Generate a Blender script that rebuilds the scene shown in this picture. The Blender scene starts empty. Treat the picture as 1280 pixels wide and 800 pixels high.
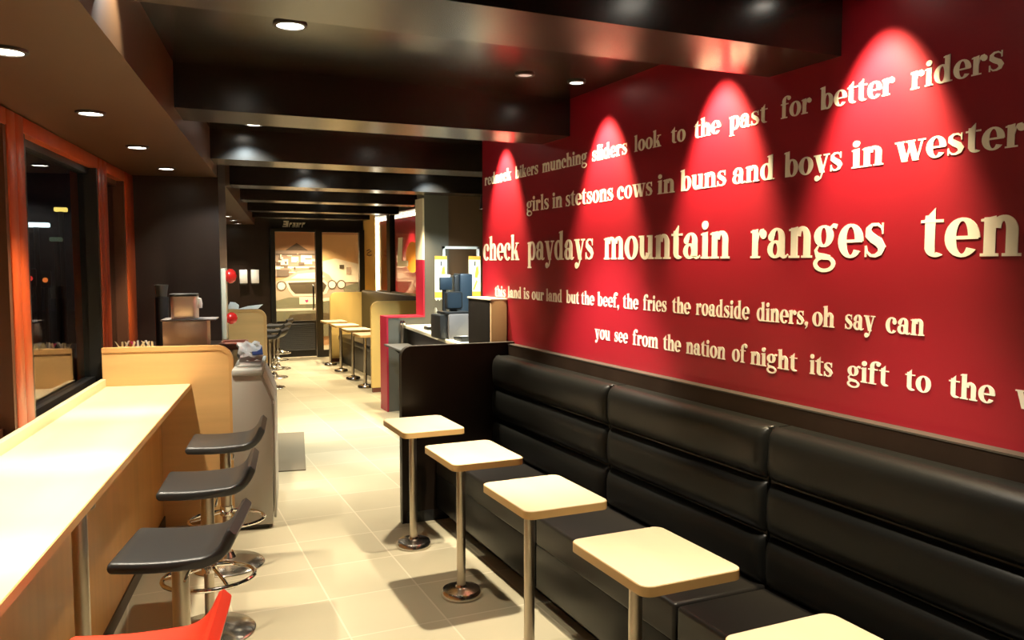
import bpy, bmesh, math, random
from mathutils import Matrix, Vector
random.seed(4)
C = bpy.context.scene.collection
PI = math.pi
sc = bpy.context.scene

# ------------------------------------------------------------------ camera
cam_d = bpy.data.cameras.new('camera'); cam = bpy.data.objects.new('camera', cam_d); C.objects.link(cam)
cam_d.sensor_width = 36.0; cam_d.sensor_fit = 'HORIZONTAL'; cam_d.lens = 1020 / 1280 * 36.0
cam_d.clip_start = 0.02; cam_d.clip_end = 200
def cam_axes(vx, vy, f=1020.0):
    d = Vector((vx - 640, vy - 400, f)).normalized()
    p = math.atan((400 - vy) / f)
    up = Vector((0, -math.cos(p), -math.sin(p)))
    return d.cross(up), d, up
ax, ay, az = cam_axes(175.0, 329.0)              # world axes seen in the camera frame (x right, y down, z forward)
M = Matrix(((ax[0], -ax[1], -ax[2], 0), (ay[0], -ay[1], -ay[2], 0), (az[0], -az[1], -az[2], 1.65), (0, 0, 0, 1)))
cam.matrix_world = M
sc.camera = cam

# ------------------------------------------------------------------ world, exposure
w = bpy.data.worlds.new('night'); sc.world = w; w.use_nodes = True
w.node_tree.nodes['Background'].inputs[0].default_value = (0.0012, 0.0012, 0.0016, 1)
w.node_tree.nodes['Background'].inputs[1].default_value = 1.0
vs = sc.view_settings
vs.view_transform = 'Standard'; vs.look = 'None'; vs.gamma = 1.0; vs.use_curve_mapping = False
vs.exposure = 0.35
WASH = (1.0, 0.79, 0.46); WARM = (1.0, 0.80, 0.52); NEUT = (1.0, 0.88, 0.69); COOL = (0.80, 0.96, 1.0)
P_WASH, P_SOFFIT, P_BAY, P_FAR = 225.0, 170.0, 190.0, 260.0

# ------------------------------------------------------------------ materials
def mat(name, col, rough=0.5, metal=0.0, noise=None, bump=None, spec=0.5, coat=0.0, coat_rough=0.1):
    m = bpy.data.materials.new(name); m.use_nodes = True
    nt = m.node_tree; b = nt.nodes['Principled BSDF']
    b.inputs['Base Color'].default_value = (*col, 1)
    b.inputs['Roughness'].default_value = rough; b.inputs['Metallic'].default_value = metal
    b.inputs['Specular IOR Level'].default_value = spec
    b.inputs['Coat Weight'].default_value = coat; b.inputs['Coat Roughness'].default_value = coat_rough
    if noise or bump:
        tc = nt.nodes.new('ShaderNodeTexCoord'); mp = nt.nodes.new('ShaderNodeMapping')
        nt.links.new(tc.outputs['Object'], mp.inputs[0])
    if noise:
        scale, stretch, amt = noise
        mp.inputs['Scale'].default_value = stretch
        n = nt.nodes.new('ShaderNodeTexNoise'); n.inputs['Scale'].default_value = scale; n.inputs['Detail'].default_value = 6
        nt.links.new(mp.outputs[0], n.inputs['Vector'])
        r = nt.nodes.new('ShaderNodeValToRGB')
        r.color_ramp.elements[0].position = 0.3; r.color_ramp.elements[1].position = 0.7
        r.color_ramp.elements[0].color = (*[c * (1 - amt) for c in col], 1)
        r.color_ramp.elements[1].color = (*[min(1, c * (1 + amt)) for c in col], 1)
        nt.links.new(n.outputs['Fac'], r.inputs[0]); nt.links.new(r.outputs[0], b.inputs['Base Color'])
    if bump:
        scale, strength = bump
        n2 = nt.nodes.new('ShaderNodeTexNoise'); n2.inputs['Scale'].default_value = scale; n2.inputs['Detail'].default_value = 4
        nt.links.new(tc.outputs['Object'], n2.inputs['Vector'])
        bp = nt.nodes.new('ShaderNodeBump'); bp.inputs['Strength'].default_value = strength; bp.inputs['Distance'].default_value = 0.01
        nt.links.new(n2.outputs['Fac'], bp.inputs['Height']); nt.links.new(bp.outputs[0], b.inputs['Normal'])
    return m

def emis(name, col, strength):
    m = bpy.data.materials.new(name); m.use_nodes = True
    b = m.node_tree.nodes['Principled BSDF']
    b.inputs['Base Color'].default_value = (0.8, 0.8, 0.8, 1)
    b.inputs['Emission Color'].default_value = (*col, 1); b.inputs['Emission Strength'].default_value = strength
    return m

def glass_mat(name, tint=(1, 1, 1), rough=0.0, ior=1.5):
    m = bpy.data.materials.new(name); m.use_nodes = True
    nt = m.node_tree; nt.nodes.clear()
    o = nt.nodes.new('ShaderNodeOutputMaterial'); mx = nt.nodes.new('ShaderNodeMixShader')
    t = nt.nodes.new('ShaderNodeBsdfTransparent'); g = nt.nodes.new('ShaderNodeBsdfGlossy'); fr = nt.nodes.new('ShaderNodeFresnel')
    t.inputs[0].default_value = (*tint, 1); g.inputs['Roughness'].default_value = rough
    ge = nt.nodes.new('ShaderNodeNewGeometry'); mr = nt.nodes.new('ShaderNodeMapRange')
    mr.inputs['To Min'].default_value = ior; mr.inputs['To Max'].default_value = 1 / ior
    nt.links.new(ge.outputs['Backfacing'], mr.inputs['Value']); nt.links.new(mr.outputs['Result'], fr.inputs[0])
    nt.links.new(fr.outputs[0], mx.inputs[0]); nt.links.new(t.outputs[0], mx.inputs[1]); nt.links.new(g.outputs[0], mx.inputs[2])
    nt.links.new(mx.outputs[0], o.inputs[0])
    return m

def floor_mat():
    m = bpy.data.materials.new('floor_tiles'); m.use_nodes = True
    nt = m.node_tree; b = nt.nodes['Principled BSDF']
    tc = nt.nodes.new('ShaderNodeTexCoord'); mp = nt.nodes.new('ShaderNodeMapping')
    mp.inputs['Location'].default_value = (0.10, 0.12, 0)
    nt.links.new(tc.outputs['Object'], mp.inputs[0])
    br = nt.nodes.new('ShaderNodeTexBrick')
    br.offset = 0.0; br.squash = 1.0
    br.inputs['Scale'].default_value = 1.0
    br.inputs['Brick Width'].default_value = 0.45; br.inputs['Row Height'].default_value = 0.45
    br.inputs['Mortar Size'].default_value = 0.005; br.inputs['Mortar Smooth'].default_value = 0.3
    br.inputs['Color1'].default_value = (0.47, 0.42, 0.285, 1); br.inputs['Color2'].default_value = (0.385, 0.34, 0.225, 1)
    br.inputs['Mortar'].default_value = (0.58, 0.52, 0.38, 1); br.inputs['Bias'].default_value = -0.1
    nt.links.new(mp.outputs[0], br.inputs['Vector'])
    n = nt.nodes.new('ShaderNodeTexNoise'); n.inputs['Scale'].default_value = 3.0; n.inputs['Detail'].default_value = 8
    nt.links.new(tc.outputs['Object'], n.inputs['Vector'])
    mx = nt.nodes.new('ShaderNodeMix'); mx.data_type = 'RGBA'; mx.blend_type = 'MULTIPLY'
    r = nt.nodes.new('ShaderNodeValToRGB'); r.color_ramp.elements[0].color = (0.80, 0.80, 0.80, 1); r.color_ramp.elements[1].color = (1.1, 1.08, 1.05, 1)
    nt.links.new(n.outputs['Fac'], r.inputs[0])
    mx.inputs[0].default_value = 0.6
    nt.links.new(br.outputs['Color'], mx.inputs[6]); nt.links.new(r.outputs[0], mx.inputs[7])
    nt.links.new(mx.outputs[2], b.inputs['Base Color'])
    b.inputs['Roughness'].default_value = 0.38
    return m

MT = {}
MT['floor'] = floor_mat()
MT['red'] = mat('red_paint', (0.25, 0.0055, 0.0155), 0.42, bump=(160, 0.03))
MT['ceil'] = mat('dark_ceiling_laminate', (0.015, 0.0105, 0.007), 0.24, spec=0.6)
MT['soffit'] = mat('brown_soffit_paint', (0.070, 0.028, 0.009), 0.45, spec=0.3)
MT['darkwall'] = mat('dark_brown_laminate', (0.019, 0.0095, 0.0055), 0.35, noise=(6, (1, 1, 0.15), 0.25))
MT['brownwall'] = mat('brown_wall_paint', (0.10, 0.055, 0.025), 0.5)
MT['greywall'] = mat('grey_wall_paint', (0.10, 0.095, 0.075), 0.45)
MT['slate'] = mat('slate_blue_paint', (0.05, 0.06, 0.075), 0.5)
MT['maroon'] = mat('maroon_trim', (0.35, 0.012, 0.035), 0.4)
MT['cream'] = mat('cream_panel', (0.80, 0.72, 0.52), 0.5)
MT['yellow'] = mat('yellow_birch', (0.76, 0.53, 0.17), 0.42, noise=(5, (1, 1, 0.1), 0.07))
MT['maple'] = mat('maple_laminate', (0.66, 0.40, 0.155), 0.38, noise=(7, (0.12, 0.12, 1.6), 0.10))
MT['maple_edge'] = mat('maple_edging', (0.60, 0.34, 0.12), 0.40)
MT['maple_side'] = mat('honey_wood_panel', (0.52, 0.27, 0.075), 0.34, noise=(6, (1.4, 1.4, 0.12), 0.14))
MT['counter_top'] = mat('pale_maple_top', (0.80, 0.64, 0.38), 0.36, noise=(5, (1.5, 0.12, 1), 0.06))
MT['table_top'] = mat('pale_table_laminate', (0.80, 0.66, 0.42), 0.35, noise=(6, (1.2, 0.2, 1), 0.04))
MT['table_edge'] = mat('table_edge_wood', (0.58, 0.36, 0.13), 0.4)
MT['leather'] = mat('black_leather', (0.007, 0.007, 0.006), 0.34, bump=(260, 0.06), spec=0.24)
MT['seat_leather'] = mat('black_seat_leather', (0.012, 0.0105, 0.009), 0.36, bump=(260, 0.05), spec=0.35)
MT['black_lam'] = mat('black_brown_laminate', (0.013, 0.008, 0.0055), 0.32, spec=0.28, noise=(5, (1, 1, 0.2), 0.2))
MT['edge_grey'] = mat('grey_edge_strip', (0.05, 0.045, 0.036), 0.4)
MT['black'] = mat('black_plastic', (0.012, 0.012, 0.012), 0.4)
MT['black_frame'] = mat('black_metal_frame', (0.010, 0.010, 0.010), 0.35)
MT['stool_black'] = mat('stool_black_vinyl', (0.024, 0.024, 0.0235), 0.42, spec=0.5)
MT['stool_red'] = mat('stool_red_vinyl', (0.74, 0.040, 0.016), 0.40)
MT['chrome'] = mat('chrome', (0.80, 0.78, 0.74), 0.08, 1.0)
MT['brushed'] = mat('brushed_steel', (0.52, 0.46, 0.37), 0.30, 1.0)
MT['steel'] = mat('stainless_steel', (0.84, 0.68, 0.54), 0.34, 0.55)
MT['orange'] = mat('orange_window_paint', (0.36, 0.050, 0.007), 0.35, noise=(5, (1.5, 1.5, 0.15), 0.12))
MT['orange_dark'] = mat('inner_brown_frame', (0.085, 0.028, 0.010), 0.4)
MT['unit_grey'] = mat('grey_laminate', (0.40, 0.375, 0.32), 0.45)
MT['unit_top'] = mat('pale_grey_top', (0.42, 0.43, 0.40), 0.35)
MT['unit_dark'] = mat('dark_grey_gasket', (0.08, 0.078, 0.07), 0.5)
MT['white'] = mat('white_paper', (0.82, 0.80, 0.74), 0.6)
MT['letter'] = mat('cream_letters', (0.84, 0.80, 0.70), 0.45)
MT['blue'] = mat('blue_print', (0.04, 0.10, 0.42), 0.5)
MT['pink'] = mat('pink_print', (0.62, 0.04, 0.18), 0.5)
MT['red_plastic'] = mat('red_plastic', (0.70, 0.02, 0.015), 0.25)
MT['orange_print'] = mat('orange_print', (0.85, 0.33, 0.03), 0.5)
MT['poster'] = mat('poster_paper', (0.88, 0.76, 0.46), 0.5)
MT['brown_tray'] = mat('brown_tray', (0.13, 0.04, 0.022), 0.35)
MT['blue_grey'] = mat('blue_grey_plastic', (0.013, 0.023, 0.034), 0.40)
MT['silver'] = mat('silver_plastic', (0.15, 0.135, 0.13), 0.38)
MT['beige'] = mat('beige_panel', (0.40, 0.27, 0.15), 0.5)
MT['brownorange'] = mat('orange_brown_wood', (0.42, 0.17, 0.05), 0.5, noise=(5, (1, 1, 0.1), 0.2))
MT['base_steel'] = mat('polished_base_steel', (0.74, 0.70, 0.63), 0.2, 1.0)
MT['screen_dark'] = mat('dark_screen_laminate', (0.008, 0.007, 0.006), 0.45, spec=0.2)
MT['mat'] = mat('brown_mat', (0.15, 0.125, 0.08), 0.8, bump=(300, 0.3))
MT['glass_night'] = glass_mat('window_glass', (0.9, 0.9, 0.9), 0.0, 1.4)
MT['glass_clear'] = glass_mat('clear_glass', (0.95, 0.95, 0.93))
MT['ground'] = mat('asphalt', (0.02, 0.02, 0.022), 0.8)
MT['lamp'] = emis('lamp_glow', (1.0, 0.93, 0.78), 14.0)
MT['lamp_dim'] = emis('lamp_glow_dim', (0.9, 0.9, 0.85), 0.22)
MT['tube'] = emis('light_tube', (1.0, 0.93, 0.72), 7.0)
MT['glint_y'] = emis('glint_glow_yellow', (1.0, 0.75, 0.15), 1.6)  # emitters for glints in the panes, set on made-up lamps outside
MT['glint_w'] = emis('glint_glow_white', (0.75, 0.95, 1.0), 2.2)
MT['glint_r'] = emis('glint_glow_red', (1.0, 0.03, 0.02), 1.0)
MT['trim_dark'] = mat('dark_lamp_trim', (0.03, 0.025, 0.02), 0.4)
MT['glint_g'] = emis('glint_glow_green', (0.25, 0.45, 0.2), 0.12)
MT['glint_o'] = emis('glint_glow_orange', (1.0, 0.22, 0.02), 0.9)
for i, c in enumerate(((0.46, 0.25, 0.12), (0.09, 0.055, 0.03), (0.27, 0.19, 0.14), (0.42, 0.33, 0.23), (0.12, 0.085, 0.06), (0.70, 0.60, 0.47), (0.075, 0.055, 0.028), (0.17, 0.165, 0.10), (0.82, 0.73, 0.52), (0.70, 0.45, 0.19))):
    MT['mural%d' % i] = mat('mural_print_%d' % i, c, 0.6)

# ------------------------------------------------------------------ mesh helpers
def BM(): return bmesh.new()
def box(bm, x0, y0, z0, x1, y1, z1, bev=0.0, seg=2):
    t = BM()
    vs_ = [t.verts.new(p) for p in ((x0, y0, z0), (x1, y0, z0), (x1, y1, z0), (x0, y1, z0), (x0, y0, z1), (x1, y0, z1), (x1, y1, z1), (x0, y1, z1))]
    for f in ((3, 2, 1, 0), (4, 5, 6, 7), (0, 1, 5, 4), (1, 2, 6, 5), (2, 3, 7, 6), (3, 0, 4, 7)): t.faces.new([vs_[i] for i in f])
    if bev: bmesh.ops.bevel(t, geom=t.edges[:], offset=bev, segments=seg, affect='EDGES', profile=0.5)
    merge(bm, t)
def merge(bm, t, m=None):
    if m is not None: t.transform(m)
    me = bpy.data.meshes.new('tmp'); t.to_mesh(me); t.free(); bm.from_mesh(me); bpy.data.meshes.remove(me)
def prism(bm, pts, axis, a0, a1, bev=0.0):
    """extrude the closed outline pts (two coordinates) along axis from a0 to a1"""
    def P(p, a): return {'x': (a, p[0], p[1]), 'y': (p[0], a, p[1]), 'z': (p[0], p[1], a)}[axis]
    t = BM()
    A = [t.verts.new(P(p, a0)) for p in pts]; B = [t.verts.new(P(p, a1)) for p in pts]
    n = len(pts)
    t.faces.new(A); t.faces.new(B[::-1])
    for i in range(n): t.faces.new((A[i], B[i], B[(i + 1) % n], A[(i + 1) % n]))
    bmesh.ops.recalc_face_normals(t, faces=t.faces[:])
    if bev:
        es = [e for e in t.edges if (e.verts[0] in A and e.verts[1] in A) or (e.verts[0] in B and e.verts[1] in B)]
        bmesh.ops.bevel(t, geom=es, offset=bev, segments=2, affect='EDGES', profile=0.5)
    merge(bm, t)
def lathe(bm, prof, cx=0, cy=0, cz=0, n=32):
    t = BM(); rings = []
    for r, z in prof:
        if r < 1e-6: rings.append([t.verts.new((cx, cy, cz + z))])
        else: rings.append([t.verts.new((cx + r * math.cos(2 * PI * i / n), cy + r * math.sin(2 * PI * i / n), cz + z)) for i in range(n)])
    for a, b in zip(rings, rings[1:]):
        for i in range(n):
            j = (i + 1) % n
            if len(a) == 1 and len(b) > 1: t.faces.new((a[0], b[i], b[j]))
            elif len(b) == 1 and len(a) > 1: t.faces.new((a[i], a[j], b[0]))
            elif len(a) > 1: t.faces.new((a[i], a[j], b[j], b[i]))
    bmesh.ops.recalc_face_normals(t, faces=t.faces[:])
    merge(bm, t)
def cyl(bm, r, z0, z1, cx=0, cy=0, n=24): lathe(bm, [(0, z0), (r, z0), (r, z1), (0, z1)], cx, cy, 0, n)
def tube(bm, pts, r, closed=False, n=10):
    t = BM(); P = [Vector(p) for p in pts]; k = len(P); rings = []
    for i in range(k):
        d = (P[(i + 1) % k] - P[i - 1]) if closed else (P[min(i + 1, k - 1)] - P[max(i - 1, 0)])
        d.normalize(); u = d.orthogonal() if abs(d.z) > 0.95 else d.cross(Vector((0, 0, 1)))
        u.normalize(); v = d.cross(u)
        rings.append([t.verts.new(P[i] + (u * math.cos(2 * PI * j / n) + v * math.sin(2 * PI * j / n)) * r) for j in range(n)])
    for i in range(k if closed else k - 1):
        a, b = rings[i], rings[(i + 1) % k]
        for j in range(n): t.faces.new((a[j], a[(j + 1) % n], b[(j + 1) % n], b[j]))
    if not closed:
        t.faces.new(rings[0]); t.faces.new(rings[-1])
    bmesh.ops.recalc_face_normals(t, faces=t.faces[:])
    merge(bm, t)
def arc(cx, cy, r, a0, a1, n=8): return [(cx + r * math.cos(math.radians(a0 + (a1 - a0) * i / n)), cy + r * math.sin(math.radians(a0 + (a1 - a0) * i / n))) for i in range(n + 1)]
def rrect(x0, y0, x1, y1, r, n=6):
    return arc(x1 - r, y0 + r, r, -90, 0, n) + arc(x1 - r, y1 - r, r, 0, 90, n) + arc(x0 + r, y1 - r, r, 90, 180, n) + arc(x0 + r, y0 + r, r, 180, 270, n)
def pad(bm, L, H, depth, n=16, m=3.0, res=(40, 16)):
    """upholstered pad: back in the plane x=0, bulging to -x, long side y 0..L, height z 0..H"""
    t = BM(); g = []
    for i in range(res[0] + 1):
        s = -math.cos(PI * i / res[0]); row = []
        for j in range(res[1] + 1):
            q = -math.cos(PI * j / res[1])
            d = depth * (1 - abs(s) ** n) ** 0.5 * (1 - abs(q) ** m) ** 0.6 if abs(s) < 1 and abs(q) < 1 else 0
            row.append(t.verts.new((-d, L * (s + 1) / 2, H * (q + 1) / 2)))
        g.append(row)
    for i in range(res[0]):
        for j in range(res[1]): t.faces.new((g[i][j], g[i + 1][j], g[i + 1][j + 1], g[i][j + 1]))
    edge = [g[i][0] for i in range(res[0] + 1)] + [g[-1][j] for j in range(1, res[1] + 1)] + [g[i][-1] for i in range(res[0] - 1, -1, -1)] + [g[0][j] for j in range(res[1] - 1, 0, -1)]
    t.faces.new(edge)
    bmesh.ops.recalc_face_normals(t, faces=t.faces[:])
    merge(bm, t)

def link(name, bm, m, parent=None, loc=None, rotz=0.0, smooth=35, extra=None):
    me = bpy.data.meshes.new(name); bm.to_mesh(me); bm.free()
    for x in ([m] + (extra or [])): me.materials.append(MT[x] if isinstance(x, str) else x)
    for p in me.polygons: p.use_smooth = True
    me.set_sharp_from_angle(angle=math.radians(smooth))
    o = bpy.data.objects.new(name, me); C.objects.link(o)
    if parent is not None: o.parent = parent
    if loc is not None: o.location = loc
    if rotz: o.rotation_euler = (0, 0, rotz)
    return o
def tag(o, label, cat, group=None):
    o['label'] = label; o['category'] = cat
    if group: o['group'] = group
    return o
def thing(name, label, cat, loc=(0, 0, 0), rotz=0.0, group=None):
    o = bpy.data.objects.new(name, None); C.objects.link(o); o.empty_display_size = 0.1
    o.location = loc; o.rotation_euler = (0, 0, rotz)
    return tag(o, label, cat, group)
def struct(name, bm, m, parent=None, loc=None, rotz=0.0):
    o = link(name, bm, m, parent, loc, rotz)
    o['kind'] = 'structure'
    return o
def dup(root, loc, rotz, label, group=None):
    r = root.copy(); C.objects.link(r); r.location = loc; r.rotation_euler = (0, 0, rotz); r['label'] = label
    if group: r['group'] = group
    for ch in list(root.children):
        c = ch.copy(); C.objects.link(c); c.parent = r
        for g in list(ch.children):
            d = g.copy(); C.objects.link(d); d.parent = c
    return r
# the window side of the room runs at an angle to the red wall: local x = away from the window, local y = along it
ANG = math.radians(9.6); SA, CA = math.sin(ANG), math.cos(ANG)
def L(u, v, z=0.0): return (u * SA + v * CA, u * CA - v * SA, z)
RW = 2.25            # red wall plane
CEIL, BEAM, SOF = 2.58, 2.372, 2.30

# ================================================================== SETTING
ROOM = [(7.0, -2.2), (7.0, 18.0), L(18.6, -1.32)[:2], L(-1.9, -1.32)[:2]]
b = BM(); prism(b, ROOM, 'z', -0.1, 0.0); struct('floor', b, 'floor')
b = BM(); box(b, -30, -8, -0.16, -0.2, 34, -0.11); o = struct('ground', b, 'ground')
b = BM(); prism(b, ROOM, 'z', CEIL, CEIL + 0.1); struct('ceiling', b, 'ceil')
b = BM(); box(b, RW, -2.2, 0, RW + 0.15, 5.46, CEIL); struct('wall_right', b, 'red')
b = BM(); box(b, -1.9, -2.3, 0, RW + 0.15, -2.2, CEIL); struct('wall_front', b, 'darkwall')
# beams across the ceiling
for k, (y0, xr) in enumerate(((0.24, RW), (2.17, RW), (4.15, RW), (6.05, 4.3), (7.97, 4.3), (9.80, 3.5), (11.72, 3.5), (13.4, 3.5))):
    xl = -0.56 * CA + (y0) * SA - 0.1
    b = BM(); box(b, xl, y0, BEAM, xr, y0 + 0.36, CEIL); struct('ceiling_beam', b, 'ceil')
# soffit over the window counter (two lengths, a pillar between them)
b = BM(); prism(b, [(-1.35, -2.0), (-0.455, -2.0), (-0.56, 6.62), (-1.35, 6.62)], 'z', SOF, CEIL); struct('ceiling_soffit', b, 'soffit', None, (0, 0, 0), -ANG)
b = BM(); prism(b, [(-1.35, 7.3), (-0.56, 7.3), (-0.66, 15.3), (-1.35, 15.3)], 'z', SOF, CEIL); struct('ceiling_soffit', b, 'soffit', None, (0, 0, 0), -ANG)
b = BM(); box(b, -1.35, 6.62, 0, -0.555, 7.3, CEIL); struct('pillar', b, 'darkwall', None, (0, 0, 0), -ANG)
# window wall
b = BM(); box(b, -1.30, -2.0, 0, -1.16, 6.62, 0.90); box(b, -1.34, -2.0, 2.295, -1.16, 6.62, CEIL); struct('wall_left', b, 'darkwall', None, (0, 0, 0), -ANG)
b = BM(); box(b, -1.30, 7.3, 0, -1.16, 16.5, CEIL); struct('wall_left_rear', b, 'darkwall', None, (0, 0, 0), -ANG)
def window(idx, u0, u1, fl, fr, inner):
    b = BM()
    box(b, -1.31, u0, 0.90, -1.15, u0 + fl, 2.295, 0.004)
    box(b, -1.31, u1 - fr, 0.90, -1.15, u1, 2.295, 0.004)
    box(b, -1.31, u0 + fl, 2.225, -1.151, u1 - fr, 2.295, 0.004)
    wi = struct('window_%d' % idx, b, 'orange', None, (0, 0, 0), -ANG)
    b = BM(); a0, a1 = u0 + fl, u1 - fr; t = 0.035
    box(b, -1.26, a0, 0.90, -1.156, a0 + t, 2.225); box(b, -1.26, a1 - t, 0.90, -1.156, a1, 2.225)
    box(b, -1.26, a0 + t, 0.90, -1.20, a1 - t, 0.955); box(b, -1.26, a0 + t, 2.19, -1.20, a1 - t, 2.225)
    struct('sash', b, inner, wi)
    b = BM(); box(b, -1.232, a0 + t, 0.955, -1.226, a1 - t, 2.19); struct('pane', b, 'glass_night', wi)
window(1, 0.0, 3.98, 0.1, 0.11, 'orange_dark')
window(2, 3.98, 5.62, 0.11, 0.11, 'black_frame')
window(3, 5.62, 6.62, 0.12, 0.30, 'orange_dark')
# half wall and end of the serving area
b = BM(); box(b, 2.475, 8.75, 0, 2.90, 9.0, 1.045); box(b, 2.90, 8.75, 0, 3.19, 9.0, CEIL)
ws = struct('wall_stub', b, 'greywall')
b = BM(); box(b, 2.455, 8.742, 0, 2.475, 9.008, 1.045); box(b, 2.455, 8.742, 1.045, 2.90, 9.008, 1.062); box(b, 2.882, 8.742, 1.062, 2.90, 9.008, 1.69)
struct('trim_1', b, 'maroon', ws)
b = BM(); box(b, 2.882, 8.742, 1.69, 2.90, 9.008, BEAM); struct('trim_2', b, 'cream', ws)
b = BM(); box(b, 3.19, 8.78, 0, 4.4, 9.0, CEIL); struct('wall_service_rear', b, 'brownwall')
b = BM(); box(b, 4.4, 5.3, 0, 4.5, 9.0, CEIL); box(b, RW + 0.15, 5.3, 0, 4.4, 5.45, CEIL); struct('wall_service', b, 'brownwall')
# far end of the room
b = BM(); box(b, 0.3, 14.5, 0, 2.03, 14.62, CEIL); struct('wall_rear', b, 'darkwall')
b = BM(); box(b, 2.03, 14.5, 2.24, 3.66, 14.62, CEIL); struct('wall_over_door', b, 'black_frame')
b = BM(); box(b, 3.66, 14.46, 0, 3.87, 14.6, CEIL); struct('wall_yellow', b, 'yellow')
b = BM(); box(b, 4.6, 9.0, 0, 4.7, 17.6, CEIL); struct('wall_red_far', b, 'red')
b = BM(); box(b, 0.3, 17.6, 0, 7.0, 17.7, CEIL); struct('wall_beyond', b, 'cream')
b = BM(); box(b, 3.9, 17.45, 0, 4.6, 17.55, CEIL); struct('wall_alcove', b, 'brownorange')
# door with louvred kick panel, and fixed glass next to it
b = BM(); box(b, 2.03, 14.42, 0, 2.11, 14.52, 2.24); box(b, 2.80, 14.42, 0, 2.91, 14.52, 2.24); box(b, 2.11, 14.43, 2.19, 2.80, 14.51, 2.24)
dr = struct('door_1', b, 'black_frame')
b = BM(); box(b, 2.12, 14.44, 0.02, 2.79, 14.48, 0.65); struct('door_rail', b, 'black_frame', dr)
b = BM()
for k in range(14):
    z = 0.14 + k * 0.034
    prism(b, [(14.405, z), (14.43, z + 0.026), (14.445, z + 0.026), (14.42, z)], 'x', 2.15, 2.76)
struct('louvre', b, 'unit_dark', dr)
b = BM(); box(b, 2.12, 14.455, 0.65, 2.79, 14.465, 2.19); struct('pane', b, 'glass_clear', dr)
b = BM(); tube(b, [(2.74, 14.44, 0.85), (2.74, 14.39, 0.87), (2.74, 14.39, 1.25), (2.74, 14.44, 1.27)], 0.014); struct('handle', b, 'black', dr)
b = BM(); box(b, 3.57, 14.42, 0, 3.66, 14.52, 2.24); box(b, 2.91, 14.43, 2.19, 3.57, 14.51, 2.24); box(b, 2.91, 14.43, 0, 3.57, 14.51, 0.12)
wf = struct('window_4', b, 'black_frame')
b = BM(); box(b, 2.91, 14.455, 0.12, 3.57, 14.465, 2.19); struct('pane', b, 'glass_clear', wf)
# glazed screen beside the far booth
b = BM(); box(b, 3.50, 10.22, 0, 3.98, 14.45, 1.12); struct('wall_booth', b, 'yellow')
b = BM(); box(b, 3.88, 10.22, 1.12, 3.95, 14.45, 1.17); box(b, 3.87, 13.52, 1.12, 3.96, 13.72, CEIL); box(b, 3.88, 10.22, 2.5, 3.95, 14.45, CEIL)
ws5 = struct('window_5', b, 'black_frame')
b = BM(); box(b, 3.91, 10.22, 1.17, 3.92, 14.45, 2.5); struct('pane', b, 'glass_clear', ws5)

# ================================================================== LAMPS
def downlight(x, y, z, label, group, power=0.0, half=32, blend=0.35, tilt=(0, 0), col=WARM, r=0.048, glow='lamp', size=0.03):
    t = thing('downlight', label, 'light', (x, y, z), 0, group)
    b = BM(); lathe(b, [(r, 0), (r + 0.014, 0), (r + 0.012, -0.008), (r, -0.010), (r, 0)], n=28); link('trim_ring', b, 'trim_dark', t)
    b = BM(); lathe(b, [(0, -0.002), (r, -0.002), (r, -0.006), (0, -0.007)], n=28); link('lamp_disc', b, glow, t)
    if power:
        ld = bpy.data.lights.new('spot', 'SPOT'); ld.energy = power; ld.color = col
        ld.spot_size = math.radians(2 * half); ld.spot_blend = blend; ld.shadow_soft_size = size
        lo = bpy.data.objects.new('spot', ld); C.objects.link(lo); lo.parent = t; lo.location = (0, 0, -0.03)
        lo.rotation_euler = (math.radians(tilt[0]), math.radians(tilt[1]), 0)
    return t
ORD = ['first', 'second', 'third', 'fourth', 'fifth', 'sixth', 'seventh', 'eighth', 'ninth', 'tenth', 'eleventh', 'twelfth']
# soffit row over the window counter
for k, u in enumerate((6.06, 4.99, 3.92, 2.85, 1.78, 0.71)):
    downlight(*L(u, -0.84, SOF), '%s round downlight before the pillar in the soffit over the window counter' % ORD[k], 'soffit downlights over the window counter', P_SOFFIT, 32, 0.6, (0, 0), NEUT)
for k, u in enumerate((11.97, 13.05, 14.07, 15.05)):
    downlight(*L(u, -0.89, SOF), '%s round downlight beyond the pillar in the far brown soffit' % ORD[k], 'downlights in the far soffit', P_SOFFIT * 0.5, 40, 0.5, (0, 0), NEUT)
# wall washers along the red wall
for y, nm in ((5.05, 'beyond the second beam, above the wall word redneck'), (3.74, 'above the wall word sliders'), (2.80, 'hidden behind the first beam, above the wall words the past'), (1.98, 'in front of the first beam, above the wall word better'), (0.6, 'nearest the front end of the red wall')):
    downlight(2.065, y, CEIL, 'small round wall washer ' + nm, 'wall washers along the red wall', P_WASH, 30.5, 0.7, (0, -20), WASH, 0.034)
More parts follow.
